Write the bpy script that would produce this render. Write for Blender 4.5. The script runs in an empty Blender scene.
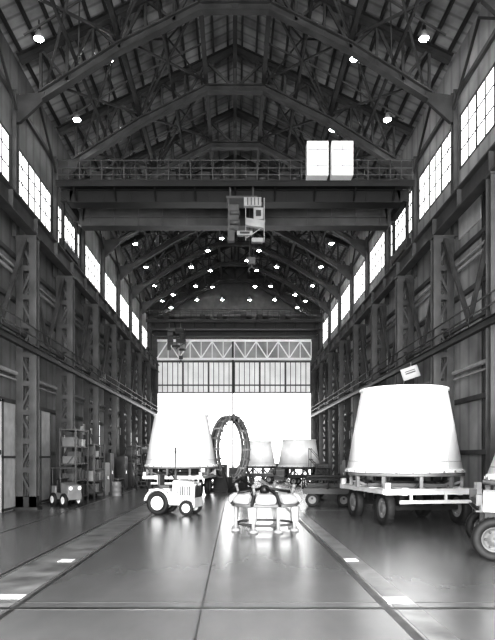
import bpy, bmesh, math, random
from mathutils import Vector, Matrix
random.seed(4)
S = bpy.context.scene
COL = S.collection

# ------------------------------------------------------------ materials
def mat(name, g, rough=0.6, metal=0.0, var=0.0, scale=2.0, emit=0.0, bump=0.0, wave=None):
    m = bpy.data.materials.new(name); m.use_nodes = True
    nt = m.node_tree; b = nt.nodes['Principled BSDF']
    b.inputs['Base Color'].default_value = (g, g, g, 1)
    b.inputs['Roughness'].default_value = rough
    b.inputs['Metallic'].default_value = metal
    if emit:
        b.inputs['Emission Color'].default_value = (1, 1, 1, 1)
        b.inputs['Emission Strength'].default_value = emit
    tc = nt.nodes.new('ShaderNodeTexCoord')
    if var or bump:
        n = nt.nodes.new('ShaderNodeTexNoise'); n.inputs['Scale'].default_value = scale
        n.inputs['Detail'].default_value = 5
        nt.links.new(tc.outputs['Object'], n.inputs['Vector'])
        r = nt.nodes.new('ShaderNodeMapRange')
        r.inputs[1].default_value = 0.3; r.inputs[2].default_value = 0.7
        r.inputs[3].default_value = max(0, g * (1 - var)); r.inputs[4].default_value = min(1, g * (1 + var))
        nt.links.new(n.outputs[0], r.inputs[0])
        out = r.outputs[0]
        if wave:
            w = nt.nodes.new('ShaderNodeTexWave'); w.wave_type = 'BANDS'; w.bands_direction = wave[0]
            w.inputs['Scale'].default_value = wave[1]
            nt.links.new(tc.outputs['Object'], w.inputs['Vector'])
            r2 = nt.nodes.new('ShaderNodeMapRange')
            r2.inputs[1].default_value = 0.0; r2.inputs[2].default_value = 0.25
            r2.inputs[3].default_value = wave[2]; r2.inputs[4].default_value = 1.0
            nt.links.new(w.outputs['Fac'], r2.inputs[0])
            mu = nt.nodes.new('ShaderNodeMath'); mu.operation = 'MULTIPLY'
            nt.links.new(out, mu.inputs[0]); nt.links.new(r2.outputs[0], mu.inputs[1])
            out = mu.outputs[0]
        nt.links.new(out, b.inputs['Base Color'])
        if bump:
            bp = nt.nodes.new('ShaderNodeBump'); bp.inputs['Strength'].default_value = bump
            nt.links.new(n.outputs[0], bp.inputs['Height']); nt.links.new(bp.outputs[0], b.inputs['Normal'])
    return m

M = dict(
    steel=mat('steel_paint', 0.03, 0.55, 0, 0.35, 1.5),
    steel2=mat('steel_paint_lighter', 0.075, 0.55, 0, 0.3, 1.5),
    colm=mat('column_paint', 0.065, 0.55, 0, 0.35, 1.2),
    chord=mat('truss_chord_paint', 0.048, 0.55, 0, 0.4, 1.2),
    dark=mat('dark_paint', 0.012, 0.5, 0, 0.4, 3),
    crane=mat('crane_paint', 0.012, 0.5, 0, 0.3, 1.2),
    crane2=mat('crane_paint_lighter', 0.055, 0.5, 0, 0.3, 1.2),
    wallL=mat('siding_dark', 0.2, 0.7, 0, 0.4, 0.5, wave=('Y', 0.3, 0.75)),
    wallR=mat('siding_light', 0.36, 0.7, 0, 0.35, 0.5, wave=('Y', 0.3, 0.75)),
    roof=mat('roof_deck', 0.3, 0.7, 0, 0.55, 0.7, wave=('Y', 0.5, 0.6)),
    white=mat('white_paint', 0.93, 0.45, 0, 0.02, 2),
    pale=mat('pale_skirt_paint', 0.7, 0.5, 0, 0.06, 2),
    whiteg=mat('white_truss_paint', 0.9, 0.5, 0, 0.05, 2),
    grey=mat('grey_paint', 0.3, 0.5, 0, 0.2, 2),
    mgrey=mat('mid_grey_paint', 0.17, 0.5, 0, 0.2, 2),
    lgrey=mat('light_grey_paint', 0.55, 0.5, 0, 0.15, 2),
    rubber=mat('rubber', 0.01, 0.7, 0, 0.3, 8),
    chrome=mat('bare_metal', 0.5, 0.3, 0.8, 0.2, 5),
    glass=mat('glowing_frosted_glazing', 0.5, 0.5, 0, 0.15, 0.6, emit=0.3),  # weak emission imitates daylight coming through the far door glazing
    pane=mat('glowing_frosted_pane', 0.7, 0.5, 0, emit=1.6),  # panes glow by emission, standing in for daylight from outside
    lens=mat('lamp_lens', 0.9, 0.4, emit=90.0),
    seam=mat('floor_seam', 0.045, 0.5, 0, 0.4, 4),
    rail=mat('floor_rail_metal', 0.055, 0.4, 0.3, 0.5, 3),
    mark=mat('floor_mark_paint', 0.85, 0.5, 0, 0.1, 6),
    strip=mat('floor_strip_paint', 0.2, 0.32, 0, 0.6, 1.4),
    ground=mat('outdoor_concrete', 0.55, 0.8, 0, 0.1, 0.3),
    cover=mat('white_cover', 0.4, 0.5, 0, 0.12, 5, bump=0.15),
)
def floor_mat():
    m = bpy.data.materials.new('worn_polished_concrete'); m.use_nodes = True
    nt = m.node_tree; b = nt.nodes['Principled BSDF']
    tc = nt.nodes.new('ShaderNodeTexCoord')
    def noise(sc, scale, det, rgh):
        mp = nt.nodes.new('ShaderNodeMapping'); mp.inputs['Scale'].default_value = sc
        nt.links.new(tc.outputs['Object'], mp.inputs[0])
        n = nt.nodes.new('ShaderNodeTexNoise'); n.inputs['Scale'].default_value = scale; n.inputs['Detail'].default_value = det
        n.inputs['Roughness'].default_value = rgh
        nt.links.new(mp.outputs[0], n.inputs['Vector']); return n
    def rng(src, a, c):
        r = nt.nodes.new('ShaderNodeMapRange'); r.inputs[1].default_value = .3; r.inputs[2].default_value = .7
        r.inputs[3].default_value = a; r.inputs[4].default_value = c
        nt.links.new(src.outputs[0], r.inputs[0]); return r
    n1 = noise((1.0, 0.35, 1), .3, 4, .5)
    n2 = noise((1.0, .4, 1), 2.0, 5, .55)
    a = rng(n1, .115, .165); c = rng(n2, .93, 1.07)
    mu = nt.nodes.new('ShaderNodeMath'); mu.operation = 'MULTIPLY'
    nt.links.new(a.outputs[0], mu.inputs[0]); nt.links.new(c.outputs[0], mu.inputs[1])
    nt.links.new(mu.outputs[0], b.inputs['Base Color'])
    b.inputs['Roughness'].default_value = 0.25
    b.inputs['Specular IOR Level'].default_value = 0.42
    return m
M['floor'] = floor_mat()

# ------------------------------------------------------------ mesh builder
class MB:
    def __init__(s): s.v = []; s.f = []; s.sm = []
    def add(s, vs, fs, smooth=False):
        o = len(s.v); s.v += [tuple(v) for v in vs]
        for f in fs: s.f.append([i + o for i in f]); s.sm.append(smooth)
        return s
    def box(s, c, d, rz=0):
        x, y, z = d[0] / 2, d[1] / 2, d[2] / 2
        R = Matrix.Rotation(rz, 3, 'Z'); c = Vector(c)
        vs = [c + R @ Vector((a * x, b * y, e * z)) for e in (-1, 1) for a, b in ((-1, -1), (1, -1), (1, 1), (-1, 1))]
        return s.add(vs, [(3, 2, 1, 0), (4, 5, 6, 7), (0, 1, 5, 4), (1, 2, 6, 5), (2, 3, 7, 6), (3, 0, 4, 7)])
    def taper(s, c, d0, d1, h):
        cx, cy, cz = c
        vs = []
        for d, z in ((d0, 0), (d1, h)):
            for a, b in ((-1, -1), (1, -1), (1, 1), (-1, 1)): vs.append((cx + a * d[0] / 2, cy + b * d[1] / 2, cz + z))
        return s.add(vs, [(3, 2, 1, 0), (4, 5, 6, 7), (0, 1, 5, 4), (1, 2, 6, 5), (2, 3, 7, 6), (3, 0, 4, 7)])
    def axes(s, p, q):
        p = Vector(p); q = Vector(q); d = (q - p).normalized()
        up = Vector((0, 0, 1)) if abs(d.z) < 0.98 else Vector((0, 1, 0))
        a = d.cross(up).normalized(); b = a.cross(d).normalized()
        return p, q, d, a, b
    def beam(s, p, q, w, h=None):
        h = h or w
        p, q, d, a, b = s.axes(p, q)
        vs = [c + a * i * w / 2 + b * j * h / 2 for c in (p, q) for i, j in ((-1, -1), (1, -1), (1, 1), (-1, 1))]
        return s.add(vs, [(3, 2, 1, 0), (4, 5, 6, 7), (0, 1, 5, 4), (1, 2, 6, 5), (2, 3, 7, 6), (3, 0, 4, 7)])
    def ibeam(s, p, q, w, h, t=0.04):
        p, q, d, a, b = s.axes(p, q)
        s.beam(p + b * (h / 2 - t / 2), q + b * (h / 2 - t / 2), w, t)
        s.beam(p - b * (h / 2 - t / 2), q - b * (h / 2 - t / 2), w, t)
        return s.beam(p, q, t, h - 2 * t)
    def tube(s, p, q, r, r2=None, n=12):
        r2 = r if r2 is None else r2
        p, q, d, a, b = s.axes(p, q)
        vs = []
        for c, rr in ((p, r), (q, r2)):
            for i in range(n):
                t = 2 * math.pi * i / n; vs.append(c + a * math.cos(t) * rr + b * math.sin(t) * rr)
        s.add(vs, [(i, (i + 1) % n, n + (i + 1) % n, n + i) for i in range(n)], True)
        return s.add(vs, [tuple(range(n))[::-1], tuple(range(n, 2 * n))])
    def lathe(s, prof, n=48, c=(0, 0, 0), axis='Z', closed=True, smooth=True, a0=0, a1=None):
        c = Vector(c); vs = []
        full = a1 is None
        m = n if full else n + 1
        for i in range(m):
            t = a0 + (2 * math.pi if full else (a1 - a0)) * i / n
            for r, z in prof:
                x, y = r * math.cos(t), r * math.sin(t)
                if axis == 'Z': v = (x, y, z)
                elif axis == 'X': v = (z, x, y)
                else: v = (y, z, x)
                vs.append(c + Vector(v))
        k = len(prof); fs = []
        for i in range(n):
            j = (i + 1) % m
            for e in range(k if closed else k - 1):
                g = (e + 1) % k
                fs.append((i * k + e, j * k + e, j * k + g, i * k + g))
        s.add(vs, fs, smooth)
        if not full and closed:
            s.add(vs, [tuple(range(k))[::-1], tuple(range(n * k, n * k + k))])
        return s
    def torus(s, R, r, c=(0, 0, 0), axis='Z', n=40, m=10):
        prof = [(R + r * math.cos(2 * math.pi * i / m), r * math.sin(2 * math.pi * i / m)) for i in range(m)]
        return s.lathe(prof, n, c, axis)
    def ball(s, c, r, sc=(1, 1, 1), n=16, m=10):
        vs = []; c = Vector(c)
        for i in range(m + 1):
            ph = math.pi * i / m
            for j in range(n):
                t = 2 * math.pi * j / n
                vs.append(c + Vector((sc[0] * r * math.sin(ph) * math.cos(t), sc[1] * r * math.sin(ph) * math.sin(t), sc[2] * r * math.cos(ph))))
        fs = [(i * n + j, (i + 1) * n + j, (i + 1) * n + (j + 1) % n, i * n + (j + 1) % n) for i in range(m) for j in range(n)]
        return s.add(vs, fs, True)
    def poly(s, pts, axis, a, b):
        n = len(pts)
        def mk(p, t): return (p[0], t, p[1]) if axis == 'Y' else (t, p[0], p[1])
        vs = [mk(p, a) for p in pts] + [mk(p, b) for p in pts]
        return s.add(vs, [tuple(range(n)), tuple(range(n, 2 * n))[::-1]] + [(i, n + i, n + (i + 1) % n, (i + 1) % n) for i in range(n)])
    def obj(s, name, m, parent=None, bevel=0, loc=(0, 0, 0), rot=(0, 0, 0)):
        me = bpy.data.meshes.new(name)
        me.from_pydata(s.v, [], s.f)
        me.materials.append(M[m] if isinstance(m, str) else m)
        me.polygons.foreach_set('use_smooth', s.sm)
        bm = bmesh.new(); bm.from_mesh(me)
        bmesh.ops.remove_doubles(bm, verts=bm.verts, dist=1e-5)
        bmesh.ops.recalc_face_normals(bm, faces=bm.faces)
        bm.to_mesh(me); bm.free(); me.update()
        o = bpy.data.objects.new(name, me); COL.objects.link(o)
        o.location = loc; o.rotation_euler = rot
        if parent: o.parent = parent
        if bevel:
            bv = o.modifiers.new('bevel', 'BEVEL'); bv.width = bevel; bv.segments = 2; bv.limit_method = 'ANGLE'
        return o

def tag(o, label, cat, group=None, kind=None):
    o['label'] = label; o['category'] = cat
    if group: o['group'] = group
    if kind: o['kind'] = kind
    return o
def thing(name, label, cat, loc=(0, 0, 0), rz=0, group=None):
    e = bpy.data.objects.new(name, None); e.empty_display_size = 0.3
    COL.objects.link(e); e.location = loc; e.rotation_euler = (0, 0, rz)
    return tag(e, label, cat, group)
def clone(o, loc=None, rz=None, parent=None):
    c = o.copy(); COL.objects.link(c)
    if parent: c.parent = parent
    if loc is not None: c.location = loc
    if rz is not None: c.rotation_euler = (0, 0, rz)
    for ch in list(o.children): clone(ch, parent=c)
    return c
def struct(o): o['kind'] = 'structure'; return o

# ------------------------------------------------------------ dimensions
HW = 10.2; Y0 = -8.0; Y1 = 72.0; EAVE = 20.9; RIDGE = 25.7
WZ = {-1: (14.7, 17.0), 1: (15.4, 17.9)}
SL = (RIDGE - EAVE) / HW
FR = [21.4 + 6.1 * i for i in range(9)]
ALLF = [3.1, 9.2, 15.3] + FR
WINS = [(f + .3, f + 5.8) for f in [-3.0] + ALLF[:-1]]

# ------------------------------------------------------------ shell
b = MB(); b.box((0, (Y0 + Y1) / 2, -0.15), (2 * HW + 0.4, Y1 - Y0, 0.3)); struct(b.obj('floor', 'floor'))
g = MB(); g.box((0, Y1 + 60.05, -0.22), (300, 120, 0.3)); tag(g.obj('ground', 'ground'), 'pale sunlit concrete apron outside the far doorway', 'ground')
g = MB(); g.box((0, Y0 - 30.05, -0.22), (120, 60, 0.3)); tag(g.obj('ground', 'ground'), 'pale concrete apron outside the near doorway', 'ground')

lowdoors = {-1: [(43.4, 45.4, 2.7, 5.2), (56.6, 59.2, 2.6, 5.0)], 1: []}
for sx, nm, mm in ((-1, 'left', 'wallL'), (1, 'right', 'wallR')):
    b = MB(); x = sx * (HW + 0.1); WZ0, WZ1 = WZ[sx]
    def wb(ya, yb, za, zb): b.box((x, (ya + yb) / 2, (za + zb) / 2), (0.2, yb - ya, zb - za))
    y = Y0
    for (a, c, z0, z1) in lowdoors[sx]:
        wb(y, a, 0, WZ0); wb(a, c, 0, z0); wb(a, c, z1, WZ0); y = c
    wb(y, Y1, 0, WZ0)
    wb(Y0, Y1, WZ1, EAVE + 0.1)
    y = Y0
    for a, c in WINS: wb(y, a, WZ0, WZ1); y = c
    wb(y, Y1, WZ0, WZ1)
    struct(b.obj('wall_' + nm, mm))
b = MB()
DX0, DX1, DTOP = -9.3, 9.1, 16.5
b.poly([(-HW, DTOP), (HW, DTOP), (HW, EAVE), (0, RIDGE), (-HW, EAVE)], 'Y', Y1, Y1 + 0.2)
b.box(((-HW + DX0) / 2, Y1 + 0.1, DTOP / 2), (DX0 + HW, 0.2, DTOP)); b.box(((HW + DX1) / 2, Y1 + 0.1, DTOP / 2), (HW - DX1, 0.2, DTOP))
struct(b.obj('wall_back', 'steel2'))
b = MB(); FT = 15
b.poly([(-HW, FT), (HW, FT), (HW, EAVE), (0, RIDGE), (-HW, EAVE)], 'Y', Y0 - 0.2, Y0)
b.box((-9.8, Y0 - 0.1, FT / 2), (0.8, 0.2, FT)); b.box((9.8, Y0 - 0.1, FT / 2), (0.8, 0.2, FT))
struct(b.obj('wall_front', 'wallR'))
b = MB()
b.poly([(-HW - .2, EAVE), (0, RIDGE), (HW + .2, EAVE), (HW + .2, EAVE + .2), (0, RIDGE + .25), (-HW - .2, EAVE + .2)], 'Y', Y0 - .2, Y1 + .2)
struct(b.obj('ceiling', 'roof'))

k = 1
def window(sx, a, c, z0, z1, nv):
    global k
    p = MB(); p.box((sx * (HW + .03), (a + c) / 2, (z0 + z1) / 2), (.02, c - a, z1 - z0))
    w_ = struct(p.obj('window_%d' % k, 'pane')); k += 1
    b = MB(); x = sx * (HW + .005)
    for z in (z0 + .05, z1 - .05): b.box((x, (a + c) / 2, z), (.03, c - a, .1))
    for zz in (.34, .67) if nv > 2 else (.5,): b.box((x, (a + c) / 2, z0 + (z1 - z0) * zz), (.02, c - a, .06))
    for i in range(nv + 1):
        yy = a + .05 + (c - a - .1) * i / nv; b.box((x, yy, (z0 + z1) / 2), (.03, .14 if i % 2 == 0 else .07, z1 - z0))
    b.obj('muntin', 'steel2', w_)
for sx in (-1, 1):
    for a, c in WINS:
        if c < 8: continue
        window(sx, a, c, WZ[sx][0], WZ[sx][1], 6)
for (a, c, z0, z1) in lowdoors[-1]: window(-1, a, c, z0, z1, 2)

# far lift door
d = MB()
zA, zB = 10.1, 13.8
d.box(((DX0 + DX1) / 2, Y1 - .05, (zA + zB) / 2), (DX1 - DX0, 0.06, zB - zA))
door = d.obj('door_1', 'glass'); struct(door)
d = MB()
for z in (zA, zA + .9, zB): d.box(((DX0 + DX1) / 2, Y1 - .16, z), (DX1 - DX0, 0.16, 0.14))
nx = 30
for i in range(nx + 1):
    xx = DX0 + (DX1 - DX0) * i / nx; d.box((xx, Y1 - .16, (zA + zB) / 2), (0.07 if i % 5 else .2, 0.14, zB - zA))
d.obj('door_frame', 'steel2', parent=door)
d = MB(); d.box((-.25, Y1 - .3, DTOP / 2), (.22, .25, DTOP)); d.obj('guide_post', 'steel', parent=door)
d = MB()
for z in (14.1, 16.3): d.box(((DX0 + DX1) / 2, Y1 - .35, z), (DX1 - DX0, .25, .26))
n = 14
for i in range(n):
    xa = DX0 + (DX1 - DX0) * i / n; xb = DX0 + (DX1 - DX0) * (i + 1) / n
    if i % 2: d.beam((xa, Y1 - .35, 16.2), (xb, Y1 - .35, 14.2), .14)
    else: d.beam((xa, Y1 - .35, 14.2), (xb, Y1 - .35, 16.2), .14)
    d.beam((xb, Y1 - .35, 14.2), (xb, Y1 - .35, 16.2), .1)
o = d.obj('door_truss', 'whiteg'); tag(o, 'white painted steel lattice truss spanning above the hangar doorway', 'truss')
d = MB(); d.box(((DX0 + DX1) / 2, Y1 + .1, (13.8 + DTOP) / 2), (DX1 - DX0, .1, DTOP - 13.8)); struct(d.obj('wall_back_header', 'wallR'))

# ------------------------------------------------------------ columns
col = thing('steel_column', 'dark painted laced steel column standing against the hangar wall', 'column', (9.35, FR[0], 0), group='laced wall columns')
b = MB()
for x in (-.15, .45):
    b.box((x, -.2, 6.25), (.34, .05, 12.3)); b.box((x, .2, 6.25), (.34, .05, 12.3)); b.box((x, 0, 6.25), (.06, .36, 12.3))
b.box((.15, 0, 12.44), (1.0, .5, .08))
b.obj('shaft', 'colm', col)
b = MB(); b.box((.7, -.16, 15.8), (.2, .04, 6.7)); b.box((.7, .16, 15.8), (.2, .04, 6.7)); b.box((.7, 0, 15.8), (.04, .3, 6.7))
b.obj('upper_shaft', 'colm', col)
b = MB()
nz = 9
for i in range(nz):
    za, zb = .5 + 11.8 * i / nz, .5 + 11.8 * (i + 1) / nz
    for yy in (-.2, .2):
        b.beam((-.15, yy, za if i % 2 == 0 else zb), (.45, yy, zb if i % 2 == 0 else za), .04, .1)
        b.beam((-.15, yy, zb), (.45, yy, zb), .04, .25)
b.obj('lacing', 'colm', col)
b = MB(); b.box((.15, 0, .06), (1.1, .7, .12)); b.box((.15, 0, .35), (.95, .45, .5)); b.obj('base_plate', 'steel', col)
for f in FR:
    for sx in (-1, 1):
        if f == FR[0] and sx == 1: continue
        clone(col, (sx * 9.35, f, 0), 0 if sx > 0 else math.pi)

# ------------------------------------------------------------ roof trusses
def zt(x): return RIDGE - SL * abs(x) - .42
tr = thing('roof_truss', 'dark steel gable roof truss spanning the hangar between columns', 'truss', (0, FR[0], 0), group='roof trusses')
b = MB()
bot = [(-8.9, 18.9), (-5.3, 21.15), (-1.6, 23.0), (1.6, 23.0), (5.3, 21.15), (8.9, 18.9)]
for p, q in zip(bot, bot[1:]): b.ibeam((p[0], 0, p[1]), (q[0], 0, q[1]), .4, .42, .06)
for sx in (-1, 1):
    b.poly([(sx * 10.1, 17.7), (sx * 9.85, 17.7), (sx * 8.8, 18.65), (sx * 8.7, 19.1), (sx * 10.1, 18.9)], 'Y', -.1, .1)
b.obj('bottom_chord', 'chord', tr)
b = MB()
for sx in (-1, 1): b.ibeam((sx * 9.9, 0, zt(9.9)), (0, 0, zt(0)), .35, .36, .05)
b.obj('top_chord', 'steel', tr)
b = MB()
for sx in (-1, 1):
    def bz(x):
        for p, q in zip(bot, bot[1:]):
            if p[0] <= x <= q[0]: return p[1] + (q[1] - p[1]) * (x - p[0]) / (q[0] - p[0])
    xs = [8.9, 7.7, 6.5, 5.3, 4.1, 2.8, 1.6, 0]
    for i, xx in enumerate(xs):
        if xx: b.beam((sx * xx, 0, bz(sx * xx)), (sx * xx, 0, zt(xx)), .12)
        if i + 1 < len(xs):
            xn = xs[i + 1]
            if i % 2: b.beam((sx * xx, 0, bz(sx * xx)), (sx * xn, 0, zt(xn)), .12)
            else: b.beam((sx * xx, 0, zt(xx)), (sx * xn, 0, bz(sx * xn)), .12)
b.beam((0, 0, 22.95), (0, 0, zt(0)), .15)
b.obj('web', 'chord', tr)
for f in [15.3] + FR[1:]: clone(tr, (0, f, 0))

YA, YB = 10.0, Y1 - .1
for sx in (-1, 1):
    for i in range(13):
        xx = .4 + 9.4 * i / 12; z = RIDGE - SL * xx - .15
        b = MB(); b.box((sx * xx, (YA + YB) / 2, z), (.1, YB - YA, .22))
        tag(b.obj('roof_purlin', 'steel'), 'long dark steel purlin under the roof deck', 'beam', 'roof purlins')
for xx, z in ((-7.2, 20.0), (-5.3, 21.2), (-3.4, 22.1), (-1.6, 22.95), (1.6, 22.95), (3.4, 22.1), (5.3, 21.2), (7.2, 20.0), (0, 23.9)):
    w_ = .22 if abs(xx) in (5.3, 1.6, 0) else .12
    b = MB(); b.ibeam((xx, YA, z + .35), (xx, YB, z + .35), w_, w_ + .04, .03)
    tag(b.obj('roof_strut', 'steel'), 'longitudinal steel strut linking the roof trusses', 'beam', 'roof struts')
for f0, f1 in zip([15.3] + FR, FR):
    fm = (f0 + f1) / 2
    for sx in (-1, 1):
        b = MB()
        for (xa, xb) in ((8.6, 5.3), (5.3, 1.6)):
            za = bz(xa) + .45; zb = bz(xb) + .45
            b.beam((sx * xa, f0, za), (sx * xb, f1, zb), .1); b.beam((sx * xb, f0, zb), (sx * xa, f1, za), .1)
            b.beam((sx * xa, fm, za + .05), (sx * xb, fm, zb + .05), .07)
        b.beam((sx * 5.3, f0, 21.5), (sx * 3.4, fm, zt(3.4)), .08); b.beam((sx * 5.3, f1, 21.5), (sx * 3.4, fm, zt(3.4)), .08)
        b.beam((sx * 1.6, f0, 23.2), (sx * 3.4, fm, zt(3.4)), .06); b.beam((sx * 1.6, f1, 23.2), (sx * 3.4, fm, zt(3.4)), .06)
        b.beam((sx * 7.2, f0, 20.2), (sx * 6.3, fm, zt(6.3)), .06); b.beam((sx * 7.2, f1, 20.2), (sx * 6.3, fm, zt(6.3)), .06)
        tag(b.obj('roof_brace', 'chord'), 'diagonal steel cross bracing between two roof trusses', 'brace', 'roof bracing')

# ------------------------------------------------------------ wall steel
RZ = 12.93
for sx in (-1, 1):
    rx = sx * 9.25
    b = MB(); b.ibeam((rx, YA + 4, RZ), (rx, YB - .2, RZ), .45, .86, .06); b.box((rx, (YA + 4 + YB) / 2, RZ + .48), (.1, YB - YA - 4.4, .1))
    for f in ALLF[2:]:
        b.box((rx, f + .01, RZ), (.43, .1, .8)); b.box((rx, f + 3.05, RZ), (.43, .05, .8))
    tag(b.obj('crane_runway_girder', 'colm'), 'long dark steel crane runway girder carried by wall columns', 'beam', 'crane runways')
    b = MB(); b.ibeam((sx * 9.0, YA + 4, 7.2), (sx * 9.0, YB - .2, 7.2), .2, .3, .03)
    b.tube((sx * 8.95, YA + 4, 7.75), (sx * 8.95, YB - .2, 7.75), .035); b.tube((sx * 8.95, YA + 4, 8.15), (sx * 8.95, YB - .2, 8.15), .03)
    for i in range(28):
        yy = YA + 5 + i * 2; b.tube((sx * 8.95, yy, 7.3), (sx * 8.95, yy, 8.15), .025, n=6)
    tag(b.obj('service_rail', 'steel'), 'steel service beam with pipe rail running along the wall columns', 'beam', 'service rails')
    for z in (2.6, 4.9, 9.6, 11.6, 18.9):
        b = MB(); b.box((sx * (HW - .08), (YA + YB) / 2, z), (.14, YB - YA, .2))
        tag(b.obj('wall_girt', 'steel2'), 'horizontal steel girt on the hangar wall siding', 'beam', 'wall girts')
    for r, x, z in ((.08, 9.95, 10.7), (.06, 9.95, 11.0), (.1, 9.95, 6.2), (.05, 9.95, 5.9)):
        b = MB(); b.tube((sx * x, YA, z), (sx * x, YB, z), r)
        tag(b.obj('wall_pipe', 'mgrey'), 'painted service pipe running along the wall', 'pipe', 'wall pipes')
    for j, (f0, f1) in enumerate(zip([15.3] + FR, FR)):
        b = MB(); xx = sx * 9.55; m_ = (f0 + f1) / 2
        b.beam((xx, f0 + .2, 12.3), (xx, m_, 7.9), .16); b.beam((xx, f1 - .2, 12.3), (xx, m_, 7.9), .16)
        b.beam((xx, f0 + .2, 7.9), (xx, f1 - .2, 7.9), .14)
        tag(b.obj('wall_brace', 'colm'), 'chevron of steel bracing between two wall columns', 'brace', 'wall bracing')
        b = MB(); xx = sx * 9.95
        b.beam((xx, f0 + .25, 18.2), (xx, m_, 20.3), .1); b.beam((xx, f1 - .25, 18.2), (xx, m_, 20.3), .1)
        tag(b.obj('eave_brace', 'steel'), 'light steel bracing under the eave between columns', 'brace', 'eave bracing')
        b = MB(); b.box((sx * (HW - .06), m_, 7.2), (.12, .16, 14.4))
        tag(b.obj('wall_stud', 'steel'), 'vertical steel stud on the wall siding between columns', 'beam', 'wall studs')
ti = 1
for sx, y, z, w_, h_ in ((1, 23.0, 10.6, 2.3, 1.6), (1, 26.0, 13.2, 2.4, 1.9), (1, 22.9, 13.2, 2.4, 1.9), (1, 25.8, 8.5, 2.2, 1.6), (1, 29.2, 8.5, 2.2, 1.6), (1, 32.0, 10.6, 2.0, 1.5), (1, 35.2, 6.9, 2.2, 1.2), (1, 29.0, 3.7, 2.2, 1.9), (-1, 36.5, 8.5, 2.2, 1.6), (-1, 42.0, 3.7, 2.2, 1.9)):
    b = MB(); b.box((sx * (HW - .03), y, z), (.06, w_, h_)); struct(b.obj('trim_%d' % ti, 'lgrey')); ti += 1

# ------------------------------------------------------------ lamps
L0 = thing('high_bay_lamp', 'glowing round high-bay lamp hanging from the roof steel', 'lamp', (8.3, 25.4, 19.9), group='high-bay lamps')
b = MB(); b.lathe([(.05, .4), (.08, .34), (.15, .16), (.22, 0), (.2, 0), (.12, .16), (.05, .3)], 20); b.obj('reflector', 'grey', L0)
b = MB(); b.ball((0, 0, .02), .19, (1, 1, .5)); b.obj('lens', 'lens', L0)
b = MB(); b.tube((0, 0, .38), (0, 0, .8), .025); b.box((0, 0, .46), (.12, .12, .16)); b.obj('stem', 'dark', L0)
lamps = []
for i in range(8):
    y = 25.4 + 6.1 * i
    if i == 2: continue
    for x in (-8.3, 8.0): lamps.append((x, y, 20.1))
for i in range(7):
    y = 28.2 + 6.1 * i
    for x in (-5.9, 5.6): lamps.append((x, y, 21.1))
for i in range(1, 6):
    y = 39.0 + 6.1 * i
    for x in (-2.6, 2.3): lamps.append((x, y, 22.1))
for y, xs_ in ((48, (1.2,)), (54.1, (-1.2,)), (57.5, (-4.2, 4.0)), (60.2, (1.2,)), (64.0, (-4.2, 3.8, -6.6, 6.4)), (69.5, (-7.4, -4.4, -1.5, 1.7, 4.6, 7.2))):
    for x in xs_: lamps.append((x, y, 22.1 if y < 57 or abs(x) < 2 and y < 69 else (20.6 if abs(x) < 5 else 19.7)))
for p in lamps[1:]: clone(L0, p)
L0.location = lamps[0]

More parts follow.
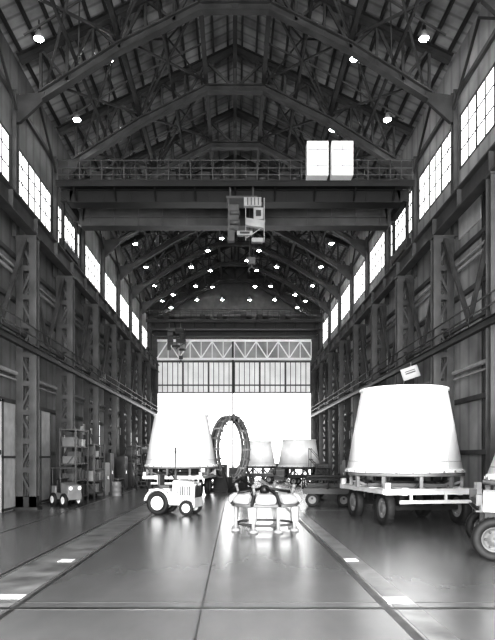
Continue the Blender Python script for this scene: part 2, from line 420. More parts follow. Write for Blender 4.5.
# ------------------------------------------------------------ bridge cranes
def crane(yc, cabinets, label, tx, g2='crane2', g3='steel2'):
    DZ = .72
    c = thing('bridge_crane', label, 'crane', (0, yc, -DZ), group=None)
    for yy, m_, z0, z1 in ((-1.35, 'crane', 16.65, 17.35), (1.35, g2, 16.45, 17.7)):
        b = MB(); b.box((0, yy, (z0 + z1) / 2), (17.6, .6, z1 - z0 - .12))
        for z in (z0 + .03, z1 - .03): b.box((0, yy, z), (17.8, .8, .07))
        if yy > 0: b.box((0, yy - .34, (z0 + z1) / 2 - .1), (17.4, .08, .06))
        for i in range(13): b.box((-8.4 + 1.4 * i, yy - .33, (z0 + z1) / 2), (.06, .07, z1 - z0 - .1))
        for sx in (-1, 1): b.poly([(sx * 8.8, z0), (sx * 9.25, z0 + .3), (sx * 9.25, z1), (sx * 8.6, z1)], 'Y', yy - .3, yy + .3)
        b.obj('girder', m_, c)
    b = MB(); b.box((0, -2.1, 17.43), (18.6, .9, .07)); b.box((0, -2.5, 17.3), (18.6, .06, .3))
    for i in range(9): b.beam((-8.4 + 2.1 * i, -1.7, 16.7), (-8.4 + 2.1 * i, -2.5, 17.3), .08)
    b.obj('walkway', 'crane', c)
    b = MB()
    for z in (17.75, 18.1, 18.5): b.tube((-9.2, -2.5, z), (9.2, -2.5, z), .03, n=8)
    for i in range(33):
        x = -9.2 + .575 * i; b.tube((x, -2.5, 17.4), (x, -2.5, 18.5), .02 if i % 2 else .035, n=6)
    b.obj('handrail', g3, c)
    b = MB()
    for z in (17.9, 18.5): b.tube((-9.2, -1.6, z), (9.2, -1.6, z), .03, n=8)
    for i in range(17):
        x = -9.2 + 1.15 * i; b.tube((x, -1.6, 17.4), (x, -1.6, 18.5), .03, n=6)
    b.obj('handrail', 'steel', c)
    for sx in (-1, 1):
        b = MB(); b.box((sx * 9.25, 0, 13.85 + DZ), (.22, 3.4, .4)); b.box((sx * 9.15, 0, 17.0), (.3, 3.2, .5))
        for yy in (-1.35, 1.35): b.box((sx * 9.25, yy, 15.55), (.14, .22, 2.6))
        for yy in (-1.45, 1.45): b.tube((sx * 9.12, yy, 13.67 + DZ), (sx * 9.38, yy, 13.67 + DZ), .2, n=20)
        b.obj('end_truck', 'crane', c)
    b = MB(); b.tube((-8.6, -1.95, 17.75), (8.6, -1.95, 17.75), .06)
    for x in (-7.2, -3.4, -1.6, .9, 2.6, 5.0): b.box((x, -1.95, 17.78), (.6, .4, .6)); b.tube((x + .3, -1.95, 17.8), (x + .8, -1.95, 17.8), .18)
    b.obj('drive_shaft', 'steel' if cabinets else g3, c)
    t = MB(); t.box((tx, 0, 17.8), (2.4, 3.2, .16)); t.box((tx - .9, 0, 18.0), (.5, 1.6, .3)); t.tube((tx + .1, -.9, 18.05), (tx + .1, .9, 18.05), .25, n=20)
    t.obj('trolley', 'crane2', c, bevel=.02)
    H = -.75; y = -2.75
    t = MB(); t.box((tx - .1, y + .15, 16.2 + H), (.5, .35, 1.3)); t.box((tx - .25, y + .15, 15.3 + H), (.35, .35, .6)); t.beam((tx - .38, y, 17.2 + H), (tx - .38, y, 15.0 + H), .07)
    t.tube((tx - .3, y - .1, 15.9 + H), (tx + .2, y - .1, 15.9 + H), .13); t.tube((tx - .3, y - .1, 16.4 + H), (tx + .2, y - .1, 16.4 + H), .1)
    t.box((tx + .3, y + .5, 17.2 + H), (1.6, 1.2, .12))
    for x in (tx - .3, tx + .9): t.beam((x, y + .7, 17.2 + H), (x, y + .7, 17.4), .1)
    t.obj('hoist_motor', 'steel2', c)
    t = MB(); t.box((tx + .85, y, 16.95 + H), (.9, .3, .45)); t.box((tx + 1.15, y, 16.35 + H), (.5, .3, .6)); t.poly([(tx + .5, 15.75 + H), (tx + 1.45, 15.6 + H), (tx + 1.5, 16.0 + H), (tx + .5, 16.15 + H)], 'Y', y - .12, y + .15)
    t.beam((tx + 1.45, y, 17.2 + H), (tx + 1.45, y, 14.9 + H), .06); t.beam((tx + .5, y, 16.7 + H), (tx + .5, y, 15.0 + H), .05)
    t.box((tx + .45, y, 15.35 + H), (.8, .28, .22)); t.box((tx + 1.1, y, 15.0 + H), (.6, .28, .22)); t.beam((tx + .5, y - .02, 15.1 + H), (tx + 1.4, y - .02, 15.7 + H), .05)
    hp = t.obj('hoist_panel', 'grey' if cabinets else 'steel', c, bevel=.02)
    for (x, z, w, h) in [(tx + .6 + i * .18, 16.95 + H, .04, .38) for i in range(4)] + [(tx + 1.15, 16.35 + H, .26, .3), (tx + .45, 15.35 + H, .5, .1)]:
        t = MB(); t.box((x, y - .16, z), (w, .03, h)); t.obj('grille', 'steel', hp)
    t = MB()
    for dx in (-.12, .12): t.tube((tx + .85 + dx, -1.2, 16.6), (tx + .85 + dx, -1.2, 13.8), .02, n=6)
    t.box((tx + .85, -1.2, 13.7), (.4, .25, .35)); t.tube((tx + .85, -1.2, 13.55), (tx + .85, -1.2, 13.35), .05)
    t.lathe([(.16 + .04 * math.cos(a), .04 * math.sin(a)) for a in [2 * math.pi * i / 8 for i in range(8)]], 16, (tx + .85, -1.2, 13.2), 'Y', a0=-2.4, a1=1.6)
    t.obj('hook_block', 'steel2', c)
    if cabinets:
        for x in (4.2, 5.46):
            b = MB(); b.box((x, -2.85, 18.3), (1.1, .6, 1.75))
            ob = b.obj('electrical_cabinet', 'white', c, bevel=.02)
            ob['label'] = 'white electrical cabinet'
            b = MB(); b.box((x, -3.16, 18.3), (.03, .02, 1.65)); b.box((x, -3.158, 18.72), (1.0, .015, .03)); b.box((x, -3.158, 17.9), (1.0, .015, .03))
            b.obj('door_seam', 'grey', ob)
    return c
crane(33.6, True, 'dark overhead bridge crane with two white cabinets on its walkway', 0.05)
crane(65.0, False, 'dark overhead bridge crane near the far doorway', -6.6, 'crane', 'crane')

# ------------------------------------------------------------ wheels
def wheel(parent, loc, r, w, rz=0, hub='lgrey'):
    t = MB(); h = w / 2
    t.lathe([(r * .58, -h * .8), (r * .85, -h), (r * .97, -h * .75), (r, -h * .3), (r, h * .3), (r * .97, h * .75), (r * .85, h), (r * .58, h * .8)], 32, axis='X')
    for i in range(24):
        a = 2 * math.pi * i / 24
        t.beam((-h * .6, (r - .002) * math.cos(a), (r - .002) * math.sin(a)), (h * .6, (r - .002) * math.cos(a), (r - .002) * math.sin(a)), .02)
    o = t.obj('wheel', 'rubber', parent, loc=loc, rot=(0, 0, rz))
    t = MB(); t.lathe([(0.001, -h * .5), (r * .2, -h * .75), (r * .3, -h * .35), (r * .5, -h * .45), (r * .6, -h * .8), (r * .6, h * .8), (r * .5, h * .45), (r * .3, h * .35), (r * .2, h * .75), (0.001, h * .5)], 28, axis='X', closed=False)
    for i in range(6):
        a = math.pi * i / 3; t.ball((-h * .5, r * .38 * math.cos(a), r * .38 * math.sin(a)), .03, n=8, m=5); t.ball((h * .5, r * .38 * math.cos(a), r * .38 * math.sin(a)), .03, n=8, m=5)
    t.obj('hub', hub, o)
    return o

# ------------------------------------------------------------ skirts
def skirt(loc, r0, r1, h, label, rz=0, m_='white'):
    s = thing('conical_skirt', label, 'rocket part', loc, rz)
    b = MB(); b.lathe([(r0, .12), (r1, h - .1), (r1 - .05, h - .1), (r0 - .05, .12)], 72); b.obj('shell', m_, s)
    b = MB(); b.lathe([(r0 + .04, 0), (r0 + .04, .1), (r0 + .01, .14), (r0 - .15, .14), (r0 - .15, 0)], 72); b.obj('base_ring', m_, s)
    b = MB(); b.lathe([(r1 - .01, h - .12), (r1 + .05, h - .08), (r1 + .05, h), (r1 - .15, h), (r1 - .15, h - .12)], 72)
    b.lathe([(r1 - .15, h - .06), (.01, h + .05), (.01, h + .03), (r1 - .15, h - .09)], 72)
    b.obj('top_ring', m_, s)
    for i in range(4):
        a = math.pi / 2 * i + .25; ca, sa = math.cos(a), math.sin(a)
        b = MB(); b.beam(((r0 + .002) * ca, (r0 + .002) * sa, .16), ((r1 + .002) * ca, (r1 + .002) * sa, h - .12), .012)
        b.obj('seam', 'lgrey', s)
    b = MB(); t_ = .1; b.torus(r0 + (r1 - r0) * t_, .008, (0, 0, .12 + (h - .22) * t_), n=72, m=5); b.obj('seam', 'grey', s)
    b = MB()
    for i in range(24):
        a = math.pi / 12 * i + .1; b.box(((r0 + .05) * math.cos(a), (r0 + .05) * math.sin(a), .05), (.05, .06, .08), rz=a)
    b.obj('clamp', 'grey', s)['kind'] = 'stuff'
    return s

def transporter(loc, rz, label, R=2.2, draw=True, L=4.4, Wd=2.8, rw=.62, over=.75, bump_=True, side=.35, hub='mgrey', fm='lgrey', body=False):
    t = thing('skirt_transporter', label, 'trailer', loc, rz)
    b = MB(); sw = Wd / 2 + side
    for sx in (-1, 1): b.ibeam((sx * Wd / 2 * .72, -L / 2, 1.22), (sx * Wd / 2 * .72, L / 2, 1.22), .18, .26, .04)
    for y in (-L / 2, -L / 6, L / 6, L / 2): b.ibeam((-sw, y, 1.22), (sw, y, 1.22), .2, .2, .04)
    b.beam((-sw, -L / 2, 1.22), (-sw, L / 2, 1.22), .1, .15); b.beam((sw, -L / 2, 1.22), (sw, L / 2, 1.22), .1, .15)
    for sx in (-1, 1):
        for y in (-L / 2, L / 2): b.box((sx * (sw - .1), y, 1.4), (.18, .18, .26))
    b.obj('frame', fm, t)
    if body:
        b = MB(); b.box((-sw - .04, 1.0, 1.38), (.06, 1.3, .5)); b.obj('side_panel', 'lgrey', t, bevel=.02)
        b = MB(); b.box((-sw - .075, 1.0, 1.62), (.02, 1.3, .05)); b.obj('panel_trim', 'steel2', t)
    b = MB(); b.lathe([(R + .0, 1.72), (R + .0, 1.82), (R - .2, 1.82), (R - .2, 1.72)], 60)
    for i in range(10):
        a = 2 * math.pi * i / 10 + .15; x, y = (R - .12) * math.cos(a), (R - .12) * math.sin(a)
        b.box((x, y, 1.52), (.12, .12, .42), rz=a)
        b.beam((x, y, 1.5), (x * .72, y * .72, 1.3), .08)
    b.obj('cradle_ring', 'mgrey', t)
    b = MB()
    for i in range(4):
        a = math.pi / 2 * i + .4; b.beam((R * .85 * math.cos(a), R * .85 * math.sin(a), 1.4), (-R * .85 * math.sin(a), R * .85 * math.cos(a), 1.4), .12)
    b.obj('cradle_brace', 'steel', t)
    for y in (-L / 2 + over, L / 2 - over):
        b = MB(); b.beam((-Wd / 2, y, rw), (Wd / 2, y, rw), .16); [b.box((sx * Wd * .3, y, .9), (.2, .35, .5)) for sx in (-1, 1)]
        b.obj('axle', 'dark', t)
        for sx in (-1, 1): wheel(t, (sx * Wd / 2, y, rw), rw, .32, hub=hub)
    if bump_:
        b = MB()
        b.beam((-sw + .5, -L / 2 - .1, .88), (sw, -L / 2 - .1, .88), .1, .12)
        for x in (-.6, .3, 1.1): b.beam((x * Wd / 2, -L / 2 - .08, .85), (x * Wd / 2, -L / 2 - .08, 1.2), .08)
        b.obj('bumper_bar', 'lgrey', t)
    if draw:
        b = MB()
        for sx in (-1, 1): b.beam((sx * .8, L / 2, 1.1), (0, L / 2 + 1.6, .75), .12)
        b.beam((0, L / 2 + 1.5, .76), (0, L / 2 + 2.4, .6), .12); b.torus(.1, .03, (0, L / 2 + 2.45, .6))
        b.obj('drawbar', 'grey', t)
    return t

transporter((6.4, 22.6, 0), math.radians(9), 'light-painted four-wheel transporter carrying a white conical skirt', R=2.12)
skirt((6.35, 22.6, 1.84), 2.1, 1.58, 3.1, 'large white conical rocket skirt resting on a wheeled transporter', .3)
transporter((-3.3, 36.8, 0), math.radians(-8), 'wheeled transporter under a white conical skirt behind a tug')
skirt((-3.3, 36.8, 1.82), 2.17, 1.63, 3.15, 'large white conical rocket skirt on a transporter behind a white tug', .5)
transporter((7.7, 14.6, 0), math.radians(72), 'grey transporter with pale side panel carrying a smaller white cone', R=1.55, draw=False, L=3.4, Wd=2.5, rw=.5, over=.3, bump_=False, side=.05, hub='steel2', fm='steel2', body=True)
skirt((8.12, 15.0, 1.82), 1.68, .95, 2.3, 'smaller white cone-shaped rocket part on a wheeled transporter', .1)

def stand(loc, R, label):
    t = thing('skirt_stand', label, 'stand', loc)
    b = MB(); b.lathe([(R + .05, 1.25), (R + .05, 1.4), (R - .2, 1.4), (R - .2, 1.25)], 40); b.obj('top_ring', 'steel', t)
    for i in range(10):
        b = MB()
        a = 2 * math.pi * i / 10; a2 = a + math.pi / 5; x, y = R * .95 * math.cos(a), R * .95 * math.sin(a)
        b.beam((x, y, 0), (x, y, 1.25), .18); b.box((x, y, .03), (.3, .3, .06)); b.beam((x, y, .1), (R * .95 * math.cos(a2), R * .95 * math.sin(a2), 1.25), .12)
        b.obj('leg', 'steel', t)
    b = MB(); b.torus(R * .95, .1, (0, 0, .4), n=40, m=6); b.obj('lower_ring', 'dark', t)
    return t
for x, y, R_ in ((6.5, 61.0, 2.1), (2.5, 65.5, 1.9)):
    stand((x, y, 0), R_, 'dark steel stand under a white skirt by the far doorway')
    skirt((x, y, 1.4), R_, R_ - .4, 2.75, 'white conical rocket skirt on a dark stand by the far doorway', m_='pale')

# ------------------------------------------------------------ tug
tg = thing('tow_tractor', 'white industrial tow tractor with raised seat, black tyres, white hubs', 'vehicle', (-2.5, 25.2, 0), math.radians(-16))
tg.scale = (.92, .92, .95)
b = MB()
b.box((0, 0, .58), (2.1, .75, .34)); b.box((-.98, 0, .55), (.25, 1.1, .35)); b.box((1.06, 0, .55), (.12, 1.15, .42)); b.box((.1, 0, .5), (.7, 1.12, .1))
b.obj('chassis', 'lgrey', tg, bevel=.03)
b = MB(); b.poly([(.02, .68), (1.04, .68), (1.08, 1.3), (.98, 1.44), (.1, 1.52), (.02, 1.48)], 'Y', -.45, .45); hd = b.obj('hood', 'pale', tg, bevel=.05)
for i in range(6):
    b = MB(); b.box((1.075, -.3 + .12 * i, 1.02), (.04, .05, .5)); b.obj('grille', 'dark', hd)
for i in range(6):
    b = MB(); b.box((.3 + .11 * i, -.455, 1.06), (.05, .02, .42)); b.obj('side_louver', 'steel', hd)
for sy in (-.3, .3):
    b = MB(); b.tube((1.05, sy, 1.34), (1.15, sy, 1.34), .08); b.obj('headlight', 'chrome', hd)
for sy in (-1, 1):
    b = MB()
    b.lathe([(.56, -.18), (.63, -.18), (.63, .18), (.56, .18)], 14, (-.62, sy * .56, .52), 'Y', a0=math.radians(-80), a1=math.radians(85), smooth=True)
    b.box((-.01, sy * .55, .75), (.08, .3, .55)); b.obj('fender', 'pale', tg)
b = MB(); b.box((-.45, 0, .95), (.6, .7, .4)); b.obj('seat_box', 'lgrey', tg, bevel=.03)
b = MB(); b.box((-.45, 0, 1.22), (.5, .58, .14)); b.box((-.7, 0, 1.5), (.12, .58, .5)); b.obj('seat', 'steel2', tg, bevel=.04)
b = MB(); b.box((-.92, 0, .92), (.42, .9, .4)); b.obj('rear_deck', 'pale', tg, bevel=.03)
b = MB(); b.tube((.05, 0, 1.4), (-.18, 0, 1.78), .03)
b.obj('steering_column', 'dark', tg)
b = MB(); b.torus(.21, .022, n=24, m=6); b.beam((-.2, 0, 0), (.2, 0, 0), .02); b.beam((0, -.2, 0), (0, .2, 0), .02)
b.obj('steering_wheel', 'dark', tg, loc=(-.18, 0, 1.8), rot=(0, math.radians(-35), 0))
b = MB(); b.tube((.12, -.3, 1.45), (.12, -.3, 2.75), .028); b.tube((.12, -.3, 1.45), (.12, -.3, 1.95), .06); b.tube((.12, -.3, 2.7), (.12, -.3, 2.95), .05); b.obj('exhaust_stack', 'steel2', tg)
b = MB(); b.beam((-1.05, 0, .5), (-1.35, 0, .5), .1); b.torus(.07, .025, (-1.4, 0, .5)); b.obj('tow_hitch', 'dark', tg)
for x, r, w in ((-.62, .52, .3), (.74, .33, .2)):
    for sy in (-1, 1): wheel(tg, (x, sy * .56, r), r, w, math.pi / 2, 'white')

# ------------------------------------------------------------ upright ring
rg = thing('ring_fixture', 'tall double-rimmed steel ring fixture standing upright on a base frame', 'fixture', (-.3, 43.0, 0), math.radians(62))
zc = 2.95; Ro = 2.45
for y in (-.27, .27):
    b = MB(); b.lathe([(Ro, y - .06), (Ro, y + .06), (Ro - .25, y + .06), (Ro - .25, y - .06)], 48, (0, 0, zc), 'Y', smooth=False); b.obj('outer_ring', 'mgrey', rg)
b = MB(); b.lathe([(Ro - .04, -.14), (Ro - .04, .14), (Ro - .1, .14), (Ro - .1, -.14)], 48, (0, 0, zc), 'Y'); b.obj('web_ring', 'steel2', rg)
b = MB(); b.torus(Ro - .4, .035, (0, -.1, zc), 'Y', n=48, m=6); b.obj('inner_ring', 'grey', rg)
for i in range(20):
    b = MB()
    a = 2 * math.pi * i / 20; ca, sa = math.cos(a), math.sin(a)
    b.beam(((Ro - .1) * ca, -.36, zc + (Ro - .1) * sa), ((Ro - .1) * ca, .36, zc + (Ro - .1) * sa), .15)
    b.beam(((Ro - .42) * ca, -.3, zc + (Ro - .42) * sa), ((Ro + .08) * ca, -.3, zc + (Ro + .08) * sa), .1)
    b.obj('clamp', 'mgrey' if i % 2 else 'grey', rg)
b = MB()
for sx in (-1, 1):
    b.beam((sx * 1.9, -.9, .12), (sx * 1.9, .9, .12), .2); b.beam((sx * 1.9, -.8, .2), (sx * 1.85, -.3, 1.7), .16); b.beam((sx * 1.9, .8, .2), (sx * 1.85, .3, 1.7), .16)
for y in (-.8, .8): b.beam((-2.1, y, .12), (2.1, y, .12), .2); b.beam((-1.9, y, .2), (0, y, .9), .12); b.beam((1.9, y, .2), (0, y, .9), .12)
b.box((0, 0, .36), (1.2, 1.5, .4)); b.box((-1.2, 0, .6), (.5, 1.2, .8)); b.box((1.2, 0, .6), (.5, 1.2, .8)); b.obj('base_frame', 'steel', rg)

# ------------------------------------------------------------ centre fixture
cf = thing('handling_ring_fixture', 'low open ring fixture with separate white padded segments on legs', 'fixture', (.98, 19.9, 0), math.radians(22))
N = 8; R = 1.03
b = MB(); b.lathe([(R + .05, .8), (R + .05, .9), (R - .1, .9), (R - .1, .8)], N * 4); b.obj('base_ring', 'mgrey', cf)
b = MB(); b.torus(R * .9, .04, (0, 0, .22), n=N * 4, m=8); b.obj('lower_ring', 'steel2', cf)
tl = math.radians(50)
for i in range(N):
    a = 2 * math.pi * i / N; ca, sa = math.cos(a), math.sin(a)
    b = MB(); vs = []; fs = []; m1, m2 = 12, 16; w_ = 2 * math.pi / N - .2
    for p in range(m1 + 1):
        t = p / m1; aa = a + .1 + w_ * t; sw_ = (1 - abs(2 * t - 1) ** 6) ** .5
        sw_ = .65 + .35 * sw_
        for q in range(m2):
            th = 2 * math.pi * q / m2
            u, v_ = .13 * sw_ * math.cos(th), .21 * sw_ * math.sin(th)
            rr = R + .02 + u * math.cos(tl) - v_ * math.sin(tl); zz = 1.06 + u * math.sin(tl) + v_ * math.cos(tl)
            vs.append((rr * math.cos(aa), rr * math.sin(aa), zz))
    for p in range(m1):
        for q in range(m2): fs.append((p * m2 + q, (p + 1) * m2 + q, (p + 1) * m2 + (q + 1) % m2, p * m2 + (q + 1) % m2))
    b.add(vs, fs, True); b.add(vs, [tuple(range(m2)), tuple(range(m1 * m2, m1 * m2 + m2))])
    b.obj('padded_cover', 'cover', cf)
    b = MB(); b.beam(((R + .14) * ca, (R + .14) * sa, .86), ((R - .14) * ca, (R - .14) * sa, 1.22), .07, .1)
    b.obj('joint_block', 'steel', cf)
    b = MB(); b.tube((R * ca, R * sa, .03), (R * ca, R * sa, .82), .06); b.lathe([(.001, 0), (.15, 0), (.15, .05), (.07, .1), (.001, .1)], 14, (R * ca, R * sa, 0), closed=False)
    b.obj('leg', 'grey', cf)
    if i % 2:
        v = MB(); v.taper((0, 0, 0), (.2, .18), (.28, .24), .5)
        v.obj('leg_shroud', 'cover', cf, bevel=.03, loc=((R + .04) * ca, (R + .04) * sa, .3), rot=(0, 0, a + math.pi / 2))
        b = MB(); b.tube(((R - .1) * ca, (R - .1) * sa, 1.15), ((R - .02) * ca, (R - .02) * sa, 1.46), .045); b.ball(((R - .02) * ca, (R - .02) * sa, 1.46), .07)
        b.obj('upright_pin', 'mgrey', cf)
    else:
        b = MB(); b.tube((.14 * ca, .14 * sa, 1.36), ((R - .1) * ca, (R - .1) * sa, 1.24), .045); b.obj('radial_arm', 'dark', cf)
b = MB(); b.lathe([(.001, 1.2), (.14, 1.2), (.17, 1.32), (.13, 1.44), (.06, 1.47), (.001, 1.47)], 24, closed=False); b.obj('hub', 'dark', cf)

# ------------------------------------------------------------ dollies
def dolly(loc, rz, label, m_='steel2', L=3.0, W=1.6, load=0):
    t = thing('flatbed_dolly', label, 'trailer', loc, rz)
    b = MB(); b.box((0, 0, .82), (W, L, .12)); b.beam((-W / 2, -L / 2, .7), (-W / 2, L / 2, .7), .1, .16); b.beam((W / 2, -L / 2, .7), (W / 2, L / 2, .7), .1, .16)
    b.obj('deck', m_, t)
    for y in (-L / 2 + .45, L / 2 - .45):
        for sx in (-1, 1): wheel(t, (sx * (W / 2 - .1), y, .33), .33, .2, hub='mgrey')
        b = MB(); b.beam((-W / 2, y, .4), (W / 2, y, .4), .1); b.box((0, y, .58), (.3, .2, .4)); b.obj('axle', 'dark', t)
    b = MB(); b.beam((0, -L / 2 + .1, .7), (0, -L / 2 - 1.2, .4), .08); b.obj('drawbar', 'dark', t)
    for sx in (-1, 1):
        b = MB()
        for y in (-L / 2, 0, L / 2): b.tube((sx * W / 2, y, .85), (sx * W / 2, y, 1.3 + load), .035)
        b.tube((sx * W / 2, -L / 2, 1.3 + load), (sx * W / 2, L / 2, 1.3 + load), .035)
        b.obj('side_rail', m_, t)
    return t
dolly((5.7, 34.0, 0), math.radians(75), 'grey flatbed dolly with pipe rails parked near a transporter')
dolly((4.6, 29.6, 0), math.radians(80), 'dark low dolly with pipe rails beside a skirt transporter', 'steel', 2.4)
dolly((2.0, 56, 0), math.radians(80), 'dark flatbed dolly parked near the far doorway', 'dark', 3.4, 1.6, .1)
dolly((6.3, 51, 0), math.radians(70), 'dark flatbed dolly parked near the far doorway', 'dark', 3.2, 1.6, .1)
dolly((-5.4, 52.5, 0), math.radians(60), 'dark flatbed dolly parked near the wall columns', 'dark', 3.0)
def crate(loc, rz, w, d_, h, m_, label):
    t = thing('equipment_crate', label, 'crate', loc, rz, 'equipment crates')
    b = MB(); b.box((0, 0, h / 2 + .12), (w, d_, h - .12)); b.obj('box', m_, t, bevel=.02)
    b = MB()
    for z in (.2, h / 2, h - .08): b.box((0, 0, z), (w + .06, d_ + .06, .1))
    for x in (-w / 2 + .08, w / 2 - .08): b.box((x, 0, h / 2 + .1), (.1, d_ + .08, h - .1))
    b.obj('batten', 'steel2', t)
    for x in (-w * .35, w * .35):
        b = MB(); b.box((x, 0, .06), (.12, d_, .12)); b.obj('skid', 'dark', t)
for x, y, w_, h_ in ((4.0, 57.6, 1.4, 1.2), (8.2, 56.9, 1.2, 1.7), (-1.9, 60.5, 2.2, 1.6), (-4.6, 62.5, 2.0, 1.7), (5.3, 68.5, 1.8, 1.6), (-7.2, 66, 2.2, 2.2), (.2, 61.0, 1.6, 1.3), (-8.2, 53.4, 1.0, 2.1), (-8.2, 59.6, 1.1, 1.9)):
    crate((x, y, 0), random.uniform(-.15, .15), w_, 1.1, h_, 'steel', 'dark battened equipment crate standing on the hangar floor')

# ------------------------------------------------------------ left wall things
b = MB(); b.box((-HW + .12, 29.2, 2.45), (.1, 6.8, 4.9))
dr = struct(b.obj('door_2', 'lgrey'))
b = MB()
for y in (25.85, 27.5, 29.2, 30.9, 32.55): b.box((-HW + .19, y, 2.45), (.06, .1, 4.9))
for z in (.1, 2.4, 4.85): b.box((-HW + .19, 29.2, z), (.06, 6.8, .1))
b.obj('door_frame', 'steel2', dr)
b = MB(); b.box((-HW + .24, 28.7, 1.2), (.05, .06, .3)); b.obj('handle', 'dark', dr)
b = MB(); b.box((-HW + .12, 36.6, 1.9), (.1, 3.4, 3.8)); dr = struct(b.obj('door_3', 'lgrey'))
b = MB()
for y in (34.95, 36.6, 38.25): b.box((-HW + .19, y, 1.9), (.06, .1, 3.8))
b.box((-HW + .19, 36.6, 3.75), (.06, 3.4, .1)); b.obj('door_frame', 'steel2', dr)

def rack(loc, rz, label, L=2.6, H=3.8, D=.8, dens=3, mats=('lgrey', 'grey', 'steel', 'steel2')):
    t = thing('storage_rack', label, 'rack', loc, rz, 'storage racks')
    for x in (-L / 2, L / 2):
        b = MB()
        for y in (-D / 2, D / 2): b.beam((x, y, 0), (x, y, H), .08)
        b.beam((x, -D / 2, .4), (x, D / 2, 1.4), .04); b.beam((x, D / 2, 1.6), (x, -D / 2, 2.6), .04)
        b.obj('upright', 'steel', t)
    for i in range(5):
        z = .3 + (H - .4) * i / 4
        b = MB(); b.box((0, 0, z), (L, D, .07)); b.obj('shelf', 'steel', t)
    for i in range(4):
        z = .335 + (H - .4) * i / 4
        for j in range(dens):
            w = random.uniform(.5, .7); h = random.uniform(.3, min(.62, (H - .4) / 4 - .1))
            b = MB(); b.box((0, 0, h / 2), (.6, w, h)); b.box((0, 0, h - .03), (.63, w + .03, .04))
            o = b.obj('storage_box', random.choice(mats), loc=(loc[0], loc[1] - .85 + j * .85, z))
            tag(o, 'lidded box stored on a steel rack shelf', 'box', 'boxes on the storage racks')
    return t
rack((-8.55, 31.95, 0), math.pi / 2, 'tall dark steel storage rack loaded with boxes along the wall', L=2.5, H=3.9)
dk = ('steel', 'steel2', 'grey')
rack((-8.4, 35.4, 0), math.pi / 2, 'dark steel storage rack loaded with boxes along the wall', H=3.2, mats=dk)
rack((-8.4, 49.8, 0), math.pi / 2, 'dark steel storage rack loaded with boxes along the wall', H=3.4, mats=dk)
rack((-8.4, 56.4, 0), math.pi / 2, 'dark steel storage rack loaded with boxes along the wall', H=3.6, mats=dk)
rack((8.4, 40.6, 0), math.pi / 2, 'dark steel storage rack loaded with boxes along the wall', H=3.0, mats=dk)
rack((8.4, 35.8, 0), math.pi / 2, 'dark steel storage rack loaded with boxes along the wall', H=3.0, mats=dk)

def cabinet(loc, rz, w, d_, h, m_, label):
    t = thing('tool_cabinet', label, 'cabinet', loc, rz)
    b = MB(); b.box((0, 0, h / 2 + .1), (w, d_, h - .1)); b.box((0, 0, .08), (w - .1, d_ - .1, .16)); b.obj('body', m_, t, bevel=.015)
    for sx in (-1, 1):
        b = MB(); b.box((sx * w / 4, -d_ / 2 - .012, h / 2 + .1), (w / 2 - .04, .02, h - .2)); dd = b.obj('door', m_, t)
        b = MB(); b.box((sx * .07, -d_ / 2 - .04, h / 2 + .1), (.03, .04, .2)); b.obj('handle', 'chrome', dd)
    return t
rz_ = math.pi / 2
cabinet((-8.3, 37.7, 0), rz_, 1.1, .6, 2.0, 'grey', 'grey double-door tool cabinet against the wall columns')
cabinet((-8.3, 39.0, 0), rz_, 1.2, .6, 2.6, 'steel', 'dark double-door tool cabinet against the wall columns')
cabinet((-8.3, 44.0, 0), rz_, 1.4, .6, 2.4, 'steel', 'dark double-door tool cabinet against the wall columns')
cabinet((-8.3, 47.3, 0), rz_, 1.2, .6, 1.9, 'steel2', 'grey double-door tool cabinet against the wall columns')
cabinet((-8.3, 61.5, 0), rz_, 1.4, .6, 3.4, 'dark', 'tall dark equipment cabinet near the far doorway')
cabinet((8.3, 44.0, 0), -rz_, 1.4, .6, 2.1, 'steel2', 'grey equipment cabinet against the wall columns')
cabinet((8.3, 30.9, 0), -rz_, 1.3, .6, 2.2, 'steel', 'dark equipment cabinet against the wall columns')

def bench(loc, rz, label):
    t = thing('workbench', label, 'workbench', loc, rz)
    b = MB(); b.box((0, 0, .9), (2.2, .8, .08)); b.obj('top', 'steel2', t)
    b = MB()
    for x in (-1, 1):
        for y in (-.33, .33): b.beam((x, y, 0), (x, y, .87), .07)
    b.beam((-1, .33, .25), (1, .33, .25), .05); b.box((0, 0, .3), (2.0, .7, .04)); b.obj('leg_frame', 'steel', t)
    b = MB(); b.box((0, .38, 1.35), (2.2, .04, .9)); b.obj('back_panel', 'steel2', t)
    b = MB(); b.box((.6, 0, 1.02), (.25, .2, .16)); b.box((.6, -.15, 1.05), (.18, .06, .12)); b.tube((.6, -.35, 1.0), (.6, .1, 1.0), .025); b.obj('vise', 'steel', t)
bench((-8.2, 41.3, 0), rz_, 'steel workbench with vise and back panel by the wall')
bench((8.2, 48.0, 0), -rz_, 'steel workbench with vise and back panel by the wall')

ut = thing('utility_tractor', 'small grey utility tractor with light hubs parked by the wall', 'vehicle', (-8.25, 29.35, 0), math.radians(-45))
ut.scale = (.85, .85, .9)
b = MB(); b.box((0, 0, .55), (1.9, .9, .35)); b.poly([(.1, .7), (.95, .7), (.95, 1.15), (.15, 1.3)], 'Y', -.42, .42); b.box((-.7, 0, .9), (.45, .9, .4)); b.obj('body', 'mgrey', ut, bevel=.03)
b = MB(); b.box((-.25, 0, .85), (.45, .7, .24)); b.box((-.5, 0, 1.2), (.1, .7, .5)); b.obj('seat', 'dark', ut, bevel=.03)
b = MB(); b.tube((.15, 0, 1.2), (-.02, 0, 1.48), .025); b.torus(.17, .018, (-.04, 0, 1.5), n=20, m=6); b.obj('steering_wheel', 'dark', ut)
b = MB()
for x in (-.85, .05):
    for y in (-.4, .4): b.tube((x, y, .9), (x, y, 2.05), .025)
b.box((-.4, 0, 2.07), (1.15, .95, .05)); b.obj('canopy', 'steel2', ut)
for y in (-.28, .28):
    b = MB(); b.tube((.94, y, 1.0), (1.0, y, 1.0), .1); b.obj('headlight', 'white', ut)
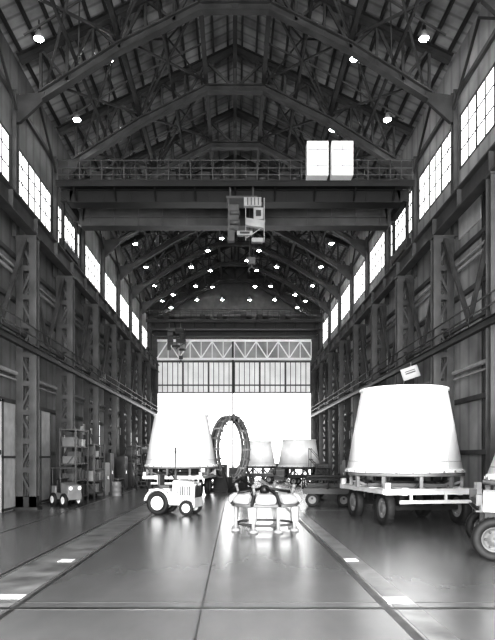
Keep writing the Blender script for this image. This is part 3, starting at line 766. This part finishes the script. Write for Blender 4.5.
for x in (-.6, .62):
    for sy in (-1, 1): wheel(ut, (x, sy * .5, .36), .36, .22, math.pi / 2, 'lgrey')

for i, (x, y) in enumerate(((-7.3, 37.0), (-7.3, 48.0), (-7.4, 52.5), (7.6, 42.9), (-7.2, 57.9), (-7.5, 58.6))):
    b = MB(); b.lathe([(.001, 0), (.29, 0), (.3, .02), (.29, .04), (.29, .29), (.305, .3), (.29, .31), (.29, .58), (.305, .59), (.29, .6), (.29, .86), (.3, .88), (.28, .88), (.27, .85), (.001, .85)], 28, closed=False)
    tag(b.obj('steel_drum', random.choice(['mgrey', 'dark', 'steel2']), loc=(x, y, 0)), 'ribbed steel drum standing near the wall', 'drum', 'steel drums')

def ladder(loc, rz, label):
    t = thing('rolling_ladder', label, 'ladder', loc, rz)
    for i in range(8):
        b = MB(); b.box((0, -1.0 + .25 * i, .3 + .27 * i), (.7, .26, .04)); b.obj('step', 'steel2', t)
    for sx in (-.38, .38):
        b = MB()
        b.beam((sx, -1.1, .1), (sx, .85, 2.25), .06); b.beam((sx, .85, .1), (sx, .85, 3.2), .06); b.beam((sx, -1.1, .1), (sx, .9, .1), .06); b.beam((sx, -1.1, 1.0), (sx, .85, 3.2), .04); b.beam((sx, -1.1, .1), (sx, -1.1, 1.0), .04)
        b.obj('side_frame', 'steel2', t)
        for y in (-1.0, .8):
            b = MB(); b.tube((sx - .03, y, .08), (sx + .03, y, .08), .08); b.obj('caster', 'rubber', t)
ladder((-7.3, 45.6, 0), .4, 'rolling steel stair ladder parked near the wall')
ladder((7.6, 54.2, 0), 1.2, 'rolling steel stair ladder parked near the far doorway')

b = MB(); b.box((0, 0, .35), (.85, .1, .6)); b.box((0, -.06, .35), (.75, .02, .5))
o = b.obj('floodlight_board', 'grey', loc=(8.82, 29.8, 6.25), rot=(0, math.radians(-18), math.radians(-10)), bevel=.02); tag(o, 'tilted grey rectangular panel mounted on the wall service rail', 'panel')
b = MB(); b.beam((0, .08, .3), (.2, .1, .85), .06); b.obj('bracket', 'dark', o)
b = MB(); b.box((0, -.075, .35), (.5, .01, .06)); b.box((0, -.075, .45), (.5, .01, .04)); b.obj('face_slot', 'steel', o)
for sx, y, z, w, h in ((-1, 46.0, 8.3, 1.0, .8), (-1, 39.2, 4.2, .5, .7), (-1, 52, 4.6, .8, .6), (1, 36.2, 5.4, .7, .5), (1, 52.0, 4.3, .9, .7), (-1, 60.4, 4.0, 1.0, .8)):
    b = MB(); b.box((sx * 9.86, y, z), (.05, w, h)); b.box((sx * 9.98, y, z), (.24, .08, h * .6))
    tag(b.obj('wall_panel', 'lgrey'), 'small blank white panel fixed high on the wall', 'panel', 'wall panels')

# ------------------------------------------------------------ floor seams and rails
def strip(name, x, w, m_, label, cat, z=.004, ya=Y0, yb=Y1, grp=None):
    b = MB(); b.box((x, (ya + yb) / 2, z / 2), (w, yb - ya, z)); tag(b.obj(name, m_), label, cat, grp)
strip('floor_joint', -.53, .03, 'seam', 'dark straight joint running along the concrete floor', 'floor joint')
strip('floor_rail', 2.42, .14, 'rail', 'dark steel rail set flush in the concrete floor', 'rail', grp='floor rails')
strip('floor_rail', -3.5, .08, 'rail', 'dark steel rail set flush in the concrete floor', 'rail', grp='floor rails')
strip('floor_rail', -4.75, .06, 'rail', 'dark steel rail set flush in the concrete floor', 'rail', grp='floor rails')
strip('floor_strip', -4.12, 1.0, 'strip', 'pale worn painted lane strip on the floor', 'floor marking', .003)
strip('floor_strip', 2.75, .4, 'strip', 'pale worn painted lane strip on the floor', 'floor marking', .003)
strip('floor_joint', -7.4, .06, 'rail', 'dark straight joint running along the floor near the wall', 'floor joint')
for y, w in ((9.5, .14), (9.9, .025), (27, .04), (45, .05)):
    b = MB(); b.box((0, y, .0025), (20, w, .005)); tag(b.obj('floor_joint', 'seam' if w < .1 else 'rail'), 'dark cross joint running across the concrete floor', 'floor joint')
for x, y, w, l in ((2.72, 10.05, .42, .42), (2.7, 14.0, .3, .35), (-3.85, 10.3, .45, .3), (-3.9, 13.9, .32, .35)):
    b = MB(); b.box((x, y, .005), (w, l, .01)); tag(b.obj('floor_marking', 'mark'), 'small white painted rectangle on the concrete floor', 'floor marking', 'white floor marks')

# ------------------------------------------------------------ light
w = bpy.data.worlds.new('World'); S.world = w; w.use_nodes = True
bg = w.node_tree.nodes['Background']; bg.inputs[0].default_value = (1, 1, 1, 1); bg.inputs[1].default_value = 4.6
def arealight(name, loc, sx, sy, rot, portal=True, power=0):
    l = bpy.data.lights.new(name, 'AREA'); l.shape = 'RECTANGLE'; l.size = sx; l.size_y = sy
    if portal: l.cycles.is_portal = True
    else: l.energy = power
    o = bpy.data.objects.new(name, l); COL.objects.link(o); o.location = loc; o.rotation_euler = rot
arealight('portal', (0, Y0 - .3, 7.5), 18.8, 15, (math.radians(90), 0, 0))
arealight('portal', (0, Y1 + .3, 5), 18.4, 10.2, (math.radians(-90), 0, 0))
arealight('doorway_fill', (0, Y0 + .3, 5.5), 18, 10, (math.radians(90), 0, 0), False, 11000)  # added fill lamp inside the near opening, brightens the skirts from the front
sl = bpy.data.lights.new('sun', 'SUN'); sl.energy = 2.3; sl.angle = math.radians(8)
so = bpy.data.objects.new('sun', sl); COL.objects.link(so); so.rotation_euler = (math.radians(83.5), 0, math.radians(-1))

# ------------------------------------------------------------ camera
cd = bpy.data.cameras.new('camera'); cam = bpy.data.objects.new('camera', cd); COL.objects.link(cam)
cam.location = (0, 0, 2.4); cam.rotation_euler = (math.radians(90), 0, 0)
cd.sensor_fit = 'VERTICAL'; cd.sensor_height = 36; cd.lens = 600 / 640 * 36
cd.shift_x = 12.5 / 640; cd.shift_y = 137 / 640
cd.clip_end = 500
S.camera = cam
S.view_settings.view_transform = 'Standard'
S.view_settings.look = 'None'
S.view_settings.exposure = 0.6
S.view_settings.gamma = 0.8
